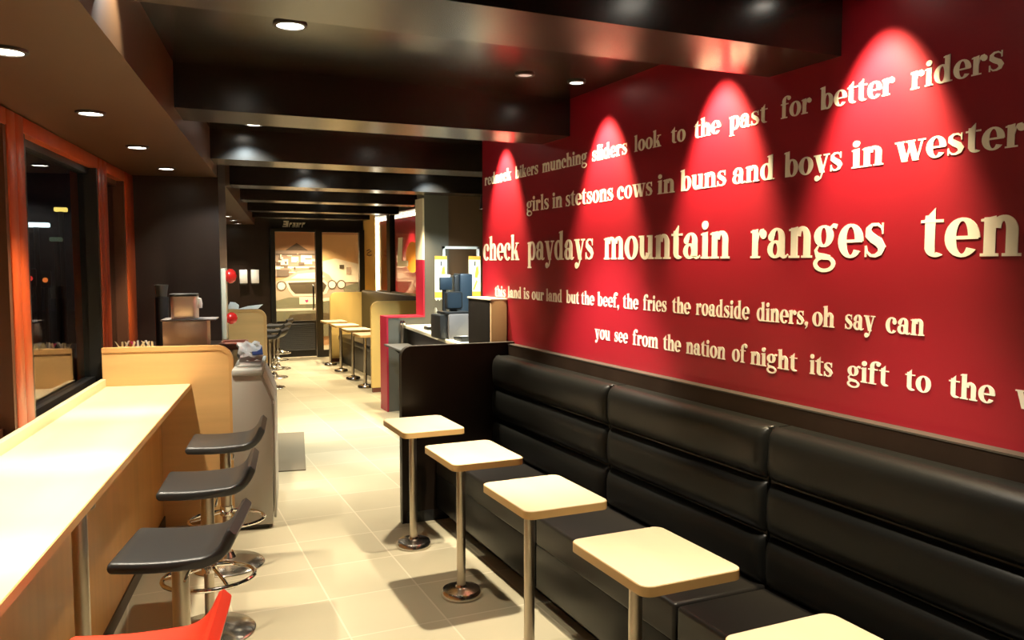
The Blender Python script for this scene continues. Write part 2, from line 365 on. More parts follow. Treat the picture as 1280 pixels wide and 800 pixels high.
# ceiling bays
bays = [(0.56, 3.32, 'large bright round downlight in the ceiling between the first two beams', 0.5, 'lamp', NEUT, (0, 0)),
        (1.753, 3.70, 'dim round downlight next to the wall washer between the first two beams', 2.0, 'lamp_dim', NEUT, (0, 0)),
        (0.10, 2.72, 'round downlight tucked behind the first beam close to the window soffit', 0.14, 'lamp', COOL, (0, 38)),
        (0.72, 5.74, 'round downlight close in front of the third beam near the soffit', 0.45, 'lamp', COOL, (32, 0)),
        (1.75, 5.35, 'round downlight above the dark end partition of the banquette', 1.6, 'lamp', NEUT, (0, 0)),
        (1.50, 7.66, 'round downlight over the walkway in front of the fourth beam', 0.45, 'lamp', COOL, (32, 0)),
        (2.72, 7.66, 'round downlight over the serving counter in front of the fourth beam', 0.45, 'lamp', COOL, (32, 0)),
        (1.9, 6.95, 'round downlight over the walkway beside the serving counter', 1.6, 'lamp', NEUT, (0, 0)),
        (1.62, 1.80, 'round downlight in front of the first beam over the table row', 1.0, 'lamp', NEUT, (0, 0)),
        (0.6, 1.5, 'round downlight in front of the first beam over the stools', 0.3, 'lamp', NEUT, (0, 0))]
for x, y, lb, k, g, c, tl in bays:
    downlight(x, y, CEIL, lb, 'ceiling downlights between the beams', P_BAY * k, 33 if x > 1.6 and x < 1.8 else 42, 0.6, tl, c, 0.036 if g == 'lamp_dim' else 0.052, g)
for x, y, lb in ((2.0, 9.3, 'between the fourth and fifth beams'), (2.5, 11.2, 'between the fifth and sixth beams over the far tables'), (2.6, 12.9, 'between the sixth and seventh beams over the far tables'), (3.28, 12.2, 'added over the far booth bench to light the glass logo'), (2.6, 8.4, 'added beside the half wall to light its cream trim')):  # last two are added to brighten the glass logo and the stub trim
    downlight(x, y, CEIL, 'round downlight ' + lb, 'ceiling downlights at the far end', P_FAR, 42, 0.6, (0, 0), WARM, 0.052)
downlight(3.25, 13.7, CEIL, 'added round downlight by the glass door, brightening the yellow wall', 'ceiling downlights at the far end', P_FAR * 1.1, 50, 0.6, (0, 0), WARM, 0.052)  # unseen lamp, added to brighten the yellow wall
downlight(2.9, 15.6, CEIL, 'added round downlight in the lobby to light the mural', 'added lobby downlights', P_FAR * 2.0, 60, 0.6, (0, 0), WARM, 0.052)  # unseen lamp, added so the mural gets light
downlight(4.25, 14.6, CEIL, 'added round downlight behind the glazed screen', 'added lobby downlights', P_FAR * 0.7, 50, 0.6, (0, 0), WARM, 0.052)  # added to light the far red wall behind the glass
downlight(2.75, 6.45, CEIL, 'added round downlight above the near end of the serving counter', 'added serving area downlights', P_FAR * 1.3, 38, 0.6, (22, 0), COOL, 0.052)  # unseen lamp, added and tilted to light the banner fronts
# cove light tube beyond the glazed screen
t = thing('cove_light', 'long white light tube along the top of the far red wall', 'light', (4.57, 14.25, 2.545))
b = BM(); tube(b, [(0, 0, 0), (0, 3.1, 0)], 0.025); link('light_tube', b, 'tube', t)
b = BM(); box(b, 0.012, 0, -0.03, 0.03, 3.1, 0.03); link('mounting_strip', b, 'cream', t)
t = thing('lit_edge_strip', 'upright glowing strip standing in for the lit edge of the yellow wall', 'light', (3.90, 14.47, 1.15))  # glow stands in for the brightly lit end of the wall
b = BM(); tube(b, [(0, 0, 0), (0, 0, 1.28)], 0.018); link('light_tube', b, 'tube', t)
b = BM(); box(b, -0.02, 0.012, 0, 0.02, 0.03, 1.28); link('mounting_strip', b, 'cream', t)
t = thing('spotlight', 'small black spotlight at the far end of the red wall', 'light', (2.33, 5.62, 2.10))
b = BM(); box(b, -0.02, -0.16, -0.02, 0.02, -0.04, 0.02); link('bracket', b, 'black', t)
b = BM(); lathe(b, [(0, 0.05), (0.025, 0.05), (0.035, -0.05), (0.03, -0.05), (0, -0.03)]); link('lamp_head', b, 'black', t)

# ================================================================== WINDOW COUNTER
t = thing('window_counter', 'long pale wood bar counter running along the windows', 'counter', (0, 0, 0), -ANG)
b = BM(); box(b, -1.125, -1.6, 0.872, -0.645, 5.40, 0.90, 0.003); link('counter_top', b, 'counter_top', t)
b = BM(); box(b, -0.645, -1.6, 0.872, -0.6405, 5.40, 0.899); link('edge_band', b, 'maple_edge', t)
b = BM(); box(b, -1.155, -1.6, 0.872, -1.125, 5.40, 0.947, 0.003); link('upstand', b, 'counter_top', t)
b = BM(); box(b, -0.86, -1.6, 0.0, -0.82, 5.40, 0.872); link('front_panel', b, 'maple_side', t)
b = BM(); box(b, -0.82, -1.6, 0.0, -0.812, 5.40, 0.07); link('kickboard', b, 'darkwall', t)
for u in (2.86, 0.2):
    b = BM(); cyl(b, 0.024, 0.0, 0.872, -0.69, u); lathe(b, [(0, 0.012), (0.05, 0.012), (0.05, 0), (0, 0)], -0.69, u, 0); lathe(b, [(0, 0.872), (0.05, 0.872), (0.05, 0.86), (0, 0.86)], -0.69, u, 0); link('leg', b, 'brushed', t)
def partition(label, u, v0, v1, h, m='maple', e='maple_edge', r=0.10):
    t = thing('end_partition', label, 'partition', L(u, v0), -ANG)
    wd = v1 - v0
    out = [(0, 0), (wd, 0)] + arc(wd - r, h - r, r, 0, 90, 10) + [(0, h)]
    inn = [(0, 0), (wd - 0.028, 0)] + arc(wd - r, h - r, r - 0.028, 0, 90, 10) + [(0, h - 0.028)]
    b = BM(); prism(b, inn, 'y', 0.002, 0.043); link('panel', b, m, t)
    b = BM(); band = [(wd, 0)] + arc(wd - r, h - r, r, 0, 90, 10) + [(0, h)]; bi = [(wd - 0.028, 0)] + arc(wd - r, h - r, r - 0.028, 0, 90, 10) + [(0, h - 0.028)]
    tt = BM(); n = len(band); V = [[tt.verts.new((p[0], y, p[1])) for p in ln] for ln in (band, bi) for y in (-0.003, 0.048)]
    for i in range(n - 1):
        tt.faces.new((V[0][i], V[0][i + 1], V[1][i + 1], V[1][i])); tt.faces.new((V[2][i], V[3][i], V[3][i + 1], V[2][i + 1]))
        tt.faces.new((V[0][i], V[2][i], V[2][i + 1], V[0][i + 1])); tt.faces.new((V[1][i], V[1][i + 1], V[3][i + 1], V[3][i]))
    for i in (0, n - 1): tt.faces.new((V[0][i], V[1][i], V[3][i], V[2][i]))
    bmesh.ops.recalc_face_normals(tt, faces=tt.faces[:]); merge(b, tt)
    link('edge_band', b, e, t)
    return t
partition('light wood end partition closing off the window counter, with a rounded corner', 5.403, -1.145, -0.388, 1.135)
partition('light wood partition with rounded corner beyond the grey waste unit', 8.80, -1.14, -0.296, 1.178)

# ------------------------------------------------------------------ stools
def seat_bm():
    top = []
    for i in range(9): top.append((-0.165 + 0.255 * i / 8, 0.700 - 0.006 * math.sin(PI * i / 8)))
    top += [(0.090 + 0.085 * math.sin(q), 0.700 + 0.085 * (1 - math.cos(q))) for q in [math.radians(a) for a in (10, 20, 30, 40, 50, 60, 66)]]
    top += [(0.178, 0.772), (0.184, 0.785)]
    n = len(top); th = 0.040
    bot = []
    for i, (x, z) in enumerate(top):
        a = top[max(i - 1, 0)]; c = top[min(i + 1, n - 1)]
        dx, dz = c[0] - a[0], c[1] - a[1]; l = math.hypot(dx, dz)
        k = th * (0.9 if i >= n - 1 else 1)
        bot.append((x + dz / l * k, z - dx / l * k))
    # rounded nose and lip
    nose = [(-0.165 + 0.018 * math.cos(math.radians(a)), 0.680 + 0.020 * math.sin(math.radians(a))) for a in (120, 150, 180, 210, 240)]
    lip = [(bot[-1][0] * 0.35 + top[-1][0] * 0.65, top[-1][1] + 0.006)]
    out = top + lip + bot[::-1] + nose[::-1]
    b = BM(); ys = [-0.185, -0.181, -0.172, -0.155, 0, 0.155, 0.172, 0.181, 0.185]
    cx = sum(p[0] for p in out) / len(out)
    t = BM(); rings = []
    for y in ys:
        s = 1.0 if abs(y) < 0.16 else (0.985 if abs(y) < 0.175 else (0.96 if abs(y) < 0.183 else 0.92))
        ring = []
        for k, p in enumerate(out):
            q = min(range(n), key=lambda i: (top[i][0] - p[0]) ** 2 + (top[i][1] - p[1]) ** 2)
            mid = ((top[q][0] + bot[q][0]) / 2, (top[q][1] + bot[q][1]) / 2)
            f = {1.0: 1.0, 0.985: 0.97, 0.96: 0.85, 0.92: 0.60}[s]
            ring.append(t.verts.new((mid[0] + (p[0] - mid[0]) * f, y, mid[1] + (p[1] - mid[1]) * f)))
        rings.append(ring)
    k = len(out)
    for a, c in zip(rings, rings[1:]):
        for i in range(k): t.faces.new((a[i], a[(i + 1) % k], c[(i + 1) % k], c[i]))
    t.faces.new(rings[0]); t.faces.new(rings[-1])
    bmesh.ops.recalc_face_normals(t, faces=t.faces[:]); merge(b, t)
    return b
def make_stool(label, m, loc, rotz, group):
    t = thing('bar_stool', label, 'stool', loc, rotz, group)
    link('seat', seat_bm(), m, t, smooth=50)
    b = BM(); lathe(b, [(0, 0.668), (0.065, 0.668), (0.065, 0.660), (0.034, 0.648), (0.030, 0.64), (0, 0.64)]); link('seat_plate', b, 'brushed', t)
    b = BM(); cyl(b, 0.029, 0.31, 0.645, n=28); cyl(b, 0.0215, 0.03, 0.31, n=24); link('post', b, 'brushed', t)
    b = BM(); lathe(b, [(0, 0.0), (0.19, 0.0), (0.195, 0.006), (0.185, 0.014), (0.10, 0.028), (0.045, 0.045), (0.030, 0.075), (0.0, 0.075)], n=40); link('base', b, 'base_steel', t)
    b = BM(); tube(b, [(0.195 * math.cos(2 * PI * i / 36), 0.165 * math.sin(2 * PI * i / 36), 0.255) for i in range(36)], 0.010, True)
    fr = link('footrest', b, 'chrome', t)
    b = BM(); tube(b, [(0.02, 0.02, 0.30), (0.07, 0.10, 0.27), (0.09, 0.146, 0.255)], 0.008); tube(b, [(0.02, -0.02, 0.30), (0.07, -0.10, 0.27), (0.09, -0.146, 0.255)], 0.008); tube(b, [(-0.02, 0, 0.30), (-0.12, 0, 0.27), (-0.195, 0, 0.255)], 0.008)
    cyl(b, 0.034, 0.28, 0.33, n=24); link('brace', b, 'chrome', fr)
    b = BM(); tube(b, [(0.02, 0, 0.635), (0.05, -0.09, 0.628), (0.05, -0.17, 0.622)], 0.005); link('lever', b, 'chrome', t)
    return t
SG = 'black bar stools along the window counter'
s0 = make_stool('black low-backed bar stool nearest the light wood end partition', 'stool_black', L(4.63, -0.385), -ANG, SG)
dup(s0, L(3.78, -0.395), -ANG, 'middle one of the three black low-backed stools at the window counter', SG)
dup(s0, L(2.94, -0.40), -ANG - math.radians(5), 'black low-backed bar stool standing next to the red stool', SG)
make_stool('bright red low-backed stool at the near end of the window counter', 'stool_red', L(2.06, -0.40), -ANG - math.radians(2), None)
for k, u in enumerate((11.2, 12.2, 13.2)):
    dup(s0, L(u, -0.345 + 0.03 * k), -ANG - math.radians(14), '%s distant black bar stool beyond the farther light wood partition' % ORD[k], 'distant black stools')

# ------------------------------------------------------------------ grey waste unit next to the partition
t = thing('waste_unit', 'grey self-clear waste unit against the light wood partition', 'bin unit', L(5.20, -0.385), -ANG)
D = 0.78
prof = [(0, 0.03), (0.225, 0.03), (0.232, 0.55), (0.232, 0.80), (0.165, 0.962), (0, 0.962)]
b = BM(); prism(b, prof, 'y', 0, D, 0.004); link('cabinet', b, 'unit_grey', t)
b = BM(); box(b, 0.0, -0.006, 0.962, 0.178, D + 0.004, 1.0, 0.006); link('top', b, 'unit_top', t)
b = BM(); box(b, 0.01, 0.03, 0, 0.20, D - 0.03, 0.03); link('plinth', b, 'unit_dark', t)
for k in range(2):
    y0 = 0.03 + k * 0.37
    b = BM(); prism(b, [(0.2345, 0.80), (0.2445, 0.80), (0.1795, 0.957), (0.168, 0.957)], 'y', y0, y0 + 0.345); fl = link('flap', b, 'unit_grey', t)
    b = BM(); box(b, 0.2325, y0, 0.06, 0.246, y0 + 0.345, 0.78, 0.003); link('door', b, 'unit_grey', t)
# things on the waste unit
t = thing('paper_bag', 'crumpled white paper bag with blue print lying on the grey waste unit', 'bag', L(5.62, -0.345, 1.0), -ANG + 0.25)
b = BM()
g = []
tt = BM()
for i in range(9):
    row = []
    for j in range(7):
        x = -0.02 + 0.15 * i / 8; z = 0.125 * j / 6
        y = 0.025 * math.sin(i * 1.7 + j) * 0.4 + 0.05 * (1 - z / 0.105) * 0
        row.append((x + 0.008 * math.sin(j * 2.1), y, z + 0.006 * math.sin(i * 2.3)))
    g.append(row)
F = [[tt.verts.new((p[0], p[1] - 0.02 * (1 - k2 / 8), max(0, p[2]))) for k2, p in enumerate(r)] for r in g]
Bk = [[tt.verts.new((p[0], p[1] + 0.035 - 0.03 * k2 / 6, max(0, p[2]))) for k2, p in enumerate(r)] for r in g]
for G in (F, Bk):
    for i in range(8):
        for j in range(6): tt.faces.new((G[i][j], G[i + 1][j], G[i + 1][j + 1], G[i][j + 1]))
for i in range(8):
    tt.faces.new((F[i][0], Bk[i][0], Bk[i + 1][0], F[i + 1][0])); tt.faces.new((F[i][6], F[i + 1][6], Bk[i + 1][6], Bk[i][6]))
for j in range(6):
    tt.faces.new((F[0][j], F[0][j + 1], Bk[0][j + 1], Bk[0][j])); tt.faces.new((F[8][j], Bk[8][j], Bk[8][j + 1], F[8][j + 1]))
bmesh.ops.recalc_face_normals(tt, faces=tt.faces[:]); merge(b, tt); b.transform(Matrix.Translation((0, 0, 0.022)) @ Matrix.Rotation(-0.65, 4, 'X')); link('bag_body', b, 'white', t)
b = BM(); prism(b, [(0.06, 0.008), (0.128, 0.008), (0.128, 0.075), (0.115, 0.045), (0.09, 0.03), (0.06, 0.03)], 'y', -0.036, -0.026); b.transform(Matrix.Translation((0, 0, 0.022)) @ Matrix.Rotation(-0.65, 4, 'X')); link('print', b, 'blue', t)
t = thing('serving_tray', 'flat pale tray left on top of the grey waste unit', 'tray', L(5.42, -0.30, 1.0), -ANG)
b = BM(); box(b, -0.06, -0.10, 0, 0.08, 0.12, 0.006, 0.002); link('tray_base', b, 'white', t)
b = BM(); tube(b, [(-0.06, -0.10, 0.009), (0.08, -0.10, 0.009), (0.08, 0.12, 0.009), (-0.06, 0.12, 0.009)], 0.005, True); link('rim', b, 'unit_top', t)
# ------------------------------------------------------------------ condiment cabinet behind the partition and its contents
t = thing('condiment_cabinet', 'low dark cabinet standing behind the light wood end partition', 'cabinet', L(5.50, -1.13), -ANG)
b = BM(); box(b, 0, 0, 0.06, 0.70, 1.05, 1.04, 0.004); link('body', b, 'black_lam', t)
b = BM(); box(b, -0.0, -0.01, 1.04, 0.715, 1.06, 1.065, 0.003); link('top', b, 'black_lam', t)
b = BM(); box(b, 0.03, 0.03, 0, 0.66, 1.0, 0.06); link('plinth', b, 'black', t)
t = thing('napkin_dispenser', 'wide stainless steel dispenser box behind the light wood end partition', 'dispenser', L(5.72, -0.845, 1.065), -ANG)
b = BM(); box(b, 0, 0, 0, 0.275, 0.22, 0.205, 0.006); link('housing', b, 'steel', t)
b = BM(); box(b, -0.01, -0.012, 0.206, 0.33, 0.23, 0.216, 0.003); link('lid', b, 'silver', t)
t = thing('cup_dispenser', 'narrower steel canister standing on the wide stainless dispenser', 'dispenser', L(5.76, -0.80, 1.281), -ANG)
b = BM(); prism(b, rrect(0, 0, 0.165, 0.15, 0.03), 'z', 0, 0.15, 0.003); link('housing', b, 'steel', t)
b = BM(); prism(b, rrect(-0.008, -0.008, 0.165, 0.158, 0.03), 'z', 0.150, 0.166, 0.004); link('lid', b, 'black', t)
b = BM(); lathe(b, [(0, -0.03), (0.016, -0.03), (0.018, 0.0), (0.012, 0.035), (0, 0.038)], 0.178, 0.05, 0.10); link('knob', b, 'white', t)
t = thing('cup_stack', 'small grey cup beside the steel canister in front of the pillar', 'cup', L(6.10, -0.90, 1.065), -ANG)
b = BM(); lathe(b, [(0, 0), (0.045, 0), (0.045, 0.35), (0.0, 0.35)]); link('pedestal', b, 'black', t)
b = BM(); lathe(b, [(0, 0.351), (0.034, 0.351), (0.046, 0.435), (0.042, 0.435), (0.032, 0.36), (0, 0.36)]); link('cup_body', b, 'edge_grey', t)
t = thing('serving_tray', 'brown tray resting behind the corner of the light wood end partition', 'tray', L(5.78, -0.50, 1.065), -ANG)
b = BM(); box(b, 0, 0, 0, 0.16, 0.28, 0.03, 0.01); link('tray_base', b, 'brown_tray', t)
b = BM(); tube(b, [(0.0, 0, 0.034), (0.16, 0, 0.034), (0.16, 0.28, 0.034), (0, 0.28, 0.034)], 0.012, True); link('rim', b, 'brown_tray', t)
# sauce packets in small boxes
for k, (v, u, m1, nm) in enumerate(((-1.06, 5.60, 'poster', 'beside the window frame'), (-0.985, 5.60, 'pink', 'between the other two'), (-0.915, 5.60, 'poster', 'beside the stainless dispenser'))):
    t = thing('sachet_box', 'little open box of sauce sachets behind the end partition, %s' % nm, 'box', L(u, v, 1.065), -ANG, 'sachet boxes behind the end partition')
    b = BM(); box(b, -0.03, -0.035, 0, 0.03, 0.035, 0.055, 0.002); link('box', b, 'maple', t)
    for q in range(4):
        b = BM(); x = -0.022 + 0.014 * q; a = 0.012 * ((q * 7 + k * 3) % 5 - 2)
        prism(b, [(x, 0.05), (x + 0.011, 0.05), (x + 0.011 + a, 0.085 + 0.006 * (q % 3)), (x + a, 0.095 - 0.005 * (q % 2))], 'y', -0.02 + 0.006 * q, -0.016 + 0.006 * q)
        link('sachet', b, ('poster', m1, 'white', 'poster')[q], t)
# panel with red knobs on the pillar
t = thing('call_panel', 'narrow white panel with two red knobs on the side of the dark pillar', 'panel', L(6.66, -0.555, 1.06), -ANG)
b = BM(); box(b, 0, 0, 0, 0.035, 0.14, 0.55, 0.006); link('backplate', b, 'cream', t)
for z, r in ((0.49, 0.058), (0.16, 0.048)):
    b = BM(); lathe(b, [(0, 0), (r * 0.7, 0), (r, 0.022), (r * 0.95, 0.045), (r * 0.6, 0.068), (0, 0.078)], n=24)
    b.transform(Matrix.Translation((0.035, 0.07, z)) @ Matrix.Rotation(PI / 2, 4, 'Y')); link('knob', b, 'red_plastic', t)
# napkins on the farther partition
for k, (v, nm) in enumerate(((-0.62, 'folded upright'), (-0.48, 'lying flat'))):
    t = thing('napkin', 'white paper napkin %s on the farther light wood partition' % nm, 'napkin', L(8.80, v, 1.178), -ANG)
    b = BM()
    if k == 0: prism(b, [(-0.05, 0), (0.05, 0), (0.055, 0.04), (0.02, 0.07), (-0.03, 0.075), (-0.055, 0.03)], 'y', 0.0, 0.045, 0.008)
    else: prism(b, [(-0.10, 0), (0.10, 0), (0.15, 0.045), (0.05, 0.035), (0.0, 0.03)], 'y', -0.01, 0.055, 0.003)
    link('sheet', b, 'white', t)
# white boxes on the dark rear wall
for k, x in enumerate((1.52, 1.71)):
    t = thing('wall_dispenser', 'white box dispenser on the dark rear wall, %s' % ('closer to the glass door' if k else 'farther from the glass door'), 'dispenser', (x, 14.5, 1.29), 0, 'white wall dispensers')
    b = BM(); box(b, 0, -0.09, 0.02, 0.125, 0, 0.25, 0.008); link('housing', b, 'white', t)
    b = BM(); box(b, 0.01, -0.08, 0, 0.115, -0.005, 0.02); link('outlet', b, 'unit_dark', t)
# floor mat
b = BM(); box(b, -0.62, 6.62, 0.0, 0.055, 8.12, 0.010, 0.003)
tag(link('door_mat', b, 'mat', None, (0, 0, 0.0005), -ANG), 'dull brown mat lying flat on the pale floor past the grey waste unit', 'mat')

# ================================================================== BANQUETTE
SEG = [(-0.2, 1.22), (1.225, 2.315), (2.32, 3.445), (3.45, 4.895)]
names = ['black leather banquette section at the near end, mostly outside the picture', 'black leather banquette section behind the table closest to the camera', 'black leather banquette section in the middle of the red wall', 'black leather banquette section that meets the dark end partition']
for (y0, y1), nm in zip(SEG, names):
    t = thing('banquette', nm, 'bench', (1.70, y0, 0), 0, 'banquette sections below the red wall')
    ln = y1 - y0
    b = BM(); box(b, -0.008, 0.004, 0.09, 0.42, ln - 0.004, 0.304, 0.003); link('base', b, 'leather', t)
    b = BM(); box(b, 0.08, 0, 0, 0.42, ln, 0.09); link('plinth', b, 'black', t)
    b = BM(); box(b, -0.012, 0.004, 0.30, 0.42, ln - 0.004, 0.445, 0.016, 4); link('seat_cushion', b, 'seat_leather', t)
    b = BM(); box(b, 0.405, 0.002, 0.10, 0.50, ln - 0.002, 1.045, 0.004); bk = link('backrest', b, 'leather', t)
    for z in (0.437, 0.640, 0.843):
        b = BM(); pad(b, ln - 0.004, 0.206, 0.062, n=40, m=4.0); b.transform(Matrix.Translation((0.425, 0.002, z))); link('cushion_roll', b, 'leather', bk, smooth=60)
b = BM(); box(b, RW - 0.05, -0.2, 0.0, RW - 0.001, 4.90, 1.112, 0.003)
o = struct('trim_3', b, 'black_lam')
b = BM(); box(b, RW - 0.052, -0.2, 1.112, RW - 0.001, 4.90, 1.118); struct('cap_strip', b, 'edge_grey', o)
t = thing('end_partition', 'dark brown end partition with rounded corner closing the banquette', 'partition', (1.468, 4.905, 0))
wd = RW - 1.468 - 0.002; h = 1.13; r = 0.07
b = BM(); prism(b, [(0.004, 0.0), (wd, 0.0), (wd, h - 0.004)] + [(p[0], p[1]) for p in arc(r, h - r, r - 0.004, 90, 180, 8)], 'y', 0, 0.045); link('panel', b, 'black_lam', t)
b = BM(); pp = [(0.002, 0.0, 0)] ; path = [(0, 0.0)] + arc(r, h - r, r, 180, 90, 8) + [(wd, h)]
tt = BM(); pin = [(0.004, 0.0)] + arc(r, h - r, r - 0.004, 180, 90, 8) + [(wd, h - 0.004)]
V = [[tt.verts.new((p[0], y, p[1])) for p in ln] for ln in (path, pin) for y in (-0.001, 0.046)]
for i in range(len(path) - 1):
    tt.faces.new((V[0][i], V[0][i + 1], V[1][i + 1], V[1][i])); tt.faces.new((V[0][i], V[2][i], V[2][i + 1], V[0][i + 1])); tt.faces.new((V[1][i], V[1][i + 1], V[3][i + 1], V[3][i])); tt.faces.new((V[2][i], V[3][i], V[3][i + 1], V[2][i + 1]))
bmesh.ops.recalc_face_normals(tt, faces=tt.faces[:]); merge(b, tt); link('edge_band', b, 'edge_grey', t)
b = BM(); box(b, 0.03, -0.006, 0, 0.30, 0, 0.07); link('kickboard', b, 'black', t)

# ------------------------------------------------------------------ pedestal tables
def make_table(label, loc, group, rotz=0.0):
    t = thing('pedestal_table', label, 'table', loc, rotz, group)
    b = BM(); prism(b, rrect(-0.118, -0.225, 0.242, 0.225, 0.035), 'z', 0.690, 0.720, 0.003); tp = link('table_top', b, 'table_top', t)
    b = BM(); prism(b, rrect(-0.1195, -0.2265, 0.2435, 0.2265, 0.036), 'z', 0.687, 0.7165); link('edge_band', b, 'table_edge', tp)
    b = BM(); cyl(b, 0.022, 0.04, 0.69); link('pole', b, 'brushed', t)
    b = BM(); box(b, -0.08, -0.08, 0.680, 0.08, 0.08, 0.688); link('mounting_plate', b, 'black', t)
    b = BM(); lathe(b, [(0, 0), (0.098, 0), (0.102, 0.006), (0.100, 0.026), (0.092, 0.036), (0.060, 0.044), (0.030, 0.047), (0.026, 0.058), (0, 0.058)], n=40); link('base', b, 'base_steel', t)
    return t
TG = 'pedestal tables along the banquette'
ty = [4.49, 3.71, 2.93, 2.147, 1.36]
t0 = make_table('small square pedestal table nearest the dark end partition', (1.41, ty[0], 0), TG)
for k, y in enumerate(ty[1:]):
    dup(t0, (1.41, y, 0), 0, ['second small pedestal table from the dark end partition', 'third small pedestal table from the dark end partition', 'fourth small pedestal table from the dark end partition, its whole top in view', 'fifth small pedestal table, cut off by the lower edge of the picture'][k], TG)
for k, (x, y) in enumerate(((2.70, 10.60), (2.74, 11.45), (2.77, 12.35), (2.79, 13.2))):
    dup(t0, (x - 0.02, y, 0), 0, '%s small table of the distant row beside the yellow booth, counted from its near partition' % ORD[k], 'distant pedestal tables by the yellow booth')

# ================================================================== LETTERING ON THE RED WALL
def ring(cx, cy, rx, ry, ix, iy, a0=0, a1=360, n=18):
    A, B_ = [], []
    for i in range(n + 1):
        q = math.radians(a0 + (a1 - a0) * i / n)
        A.append((cx + rx * math.cos(q), cy + ry * math.sin(q))); B_.append((cx + ix * math.cos(q), cy + iy * math.sin(q)))
    return (A, B_)
def rect(x0, y0, x1, y1): return ([(x0, y0), (x1, y0)], [(x0, y1), (x1, y1)])
def dot(cx, cy, r, n=8):
    up = [(cx - r * math.cos(PI * i / n), cy + r * math.sin(PI * i / n)) for i in range(n + 1)]
    return (up, [(x, 2 * cy - y) for x, y in up])
def diag(x0, y0, x1, y1, wx): return ([(x0, y0), (x1, y1)], [(x0 + wx, y0), (x1 + wx, y1)])
def pen(pts, ws):
    A, B_ = [], []
    for i, (x, y) in enumerate(pts):
        a = pts[max(0, i - 1)]; c = pts[min(len(pts) - 1, i + 1)]
        dx, dy = c[0] - a[0], c[1] - a[1]; l = math.hypot(dx, dy) or 1
        A.append((x - dy / l * ws[i] / 2, y + dx / l * ws[i] / 2)); B_.append((x + dy / l * ws[i] / 2, y - dx / l * ws[i] / 2))
    return (A, B_)
def flag(x, top, sw=0.35): return ([(x, top - 0.07), (x + sw, top)], [(x, top - 0.13), (x + sw, top - 0.15)])
ASC = 1.46
G = {}
G['n'] = (0.97, [rect(.08, 0, .36, .97), rect(0, 0, .44, .075), flag(0, 1.0, .36), ring(.54, .62, .34, .39, .06, .24, 0, 165), rect(.60, 0, .88, .63), rect(.52, 0, .96, .075)])
G['h'] = (0.97, [rect(.08, 0, .36, ASC - .03), rect(0, 0, .44, .075), flag(0, ASC, .36), ring(.54, .62, .34, .39, .06, .24, 0, 165), rect(.60, 0, .88, .63), rect(.52, 0, .96, .075)])
G['m'] = (1.49, [rect(.08, 0, .36, .97), rect(0, 0, .44, .075), flag(0, 1.0, .36), ring(.54, .62, .34, .39, .06, .24, 0, 165), rect(.60, 0, .88, .63), rect(.53, 0, .95, .075), ring(1.06, .62, .34, .39, .06, .24, 0, 165), rect(1.12, 0, 1.40, .63), rect(1.04, 0, 1.48, .075)])
G['u'] = (0.99, [rect(.08, .34, .36, .97), rect(0, .91, .36, .985), ring(.42, .36, .34, .38, .06, .25, 180, 340), rect(.60, .0, .88, .985), rect(.52, .91, .88, .985), rect(.86, 0, .97, .075)])
G['i'] = (0.46, [rect(.08, 0, .36, .97), rect(0, 0, .45, .075), flag(0, 1.0, .36), dot(.21, 1.24, .165)])
G['l'] = (0.46, [rect(.08, 0, .36, ASC - .03), rect(0, 0, .45, .075), flag(0, ASC, .36)])
G['k'] = (1.0, [rect(.08, 0, .36, ASC - .03), rect(0, 0, .44, .075), flag(0, ASC, .36), diag(.32, .36, .68, .95, .12), diag(.40, .56, .62, .02, .30), rect(.52, 0, 1.0, .075), rect(.52, .91, .95, .985)])
G['r'] = (0.76, [rect(.08, 0, .36, .97), rect(0, 0, .48, .075), flag(0, 1.0, .36), pen([(.34, .55), (.38, .78), (.48, .92), (.62, .93)], [.05, .08, .12, .14]), dot(.60, .80, .155)])
G['t'] = (0.63, [rect(.12, .2, .40, 1.1), ([(.06, .95), (.40, 1.30)], [(.12, .90), (.40, .95)]), rect(0, .905, .62, .985), ring(.42, .26, .30, .27, .02, .17, 180, 310)])
G['a'] = (0.93, [rect(.50, .1, .78, .70), ring(.42, .66, .36, .34, .08, .25, 0, 165), dot(.18, .70, .14), ring(.36, .29, .35, .30, .10, .205), pen([(.64, .14), (.74, .04), (.84, .05), (.92, .12)], [.24, .13, .09, .05])])
G['c'] = (0.84, [ring(.45, .49, .45, .51, .14, .42, 48, 318, 22), dot(.66, .70, .16)])
G['e'] = (0.88, [ring(.45, .49, .45, .51, .15, .42, -2, 322, 24), rect(.25, .44, .86, .53)])
G['o'] = (0.92, [ring(.46, .49, .46, .51, .155, .42, 0, 360, 26)])
G['b'] = (0.95, [rect(.08, 0, .36, ASC - .03), flag(0, ASC, .36), ring(.52, .49, .42, .51, .13, .41, 0, 360, 24)])
G['d'] = (0.97, [rect(.56, 0, .84, ASC - .03), flag(.48, ASC, .36), ring(.42, .49, .42, .51, .13, .41, 0, 360, 24), rect(.84, 0, .96, .075)])
G['p'] = (0.95, [rect(.08, -.42, .36, .97), rect(0, -.44, .46, -.365), flag(0, 1.0, .36), ring(.52, .49, .42, .51, .13, .41, 0, 360, 24)])
G['g'] = (0.92, [ring(.40, .66, .38, .34, .11, .26), pen([(.66, .90), (.76, .98), (.90, .93)], [.10, .12, .16]), ring(.44, -.19, .43, .26, .27, .15), pen([(.20, .36), (.10, .22), (.16, .08), (.42, .03), (.66, 0)], [.06, .12, .18, .19, .14])])
G['s'] = (0.76, [pen([(.64, .66), (.60, .84), (.46, .94), (.28, .93), (.16, .82), (.17, .66), (.32, .54), (.52, .42), (.61, .28), (.56, .12), (.40, .045), (.24, .05), (.12, .16), (.08, .34)], [.04, .06, .08, .11, .18, .26, .27, .27, .26, .17, .10, .08, .06, .04]), rect(.60, .66, .66, .98), rect(.05, .01, .11, .33)])
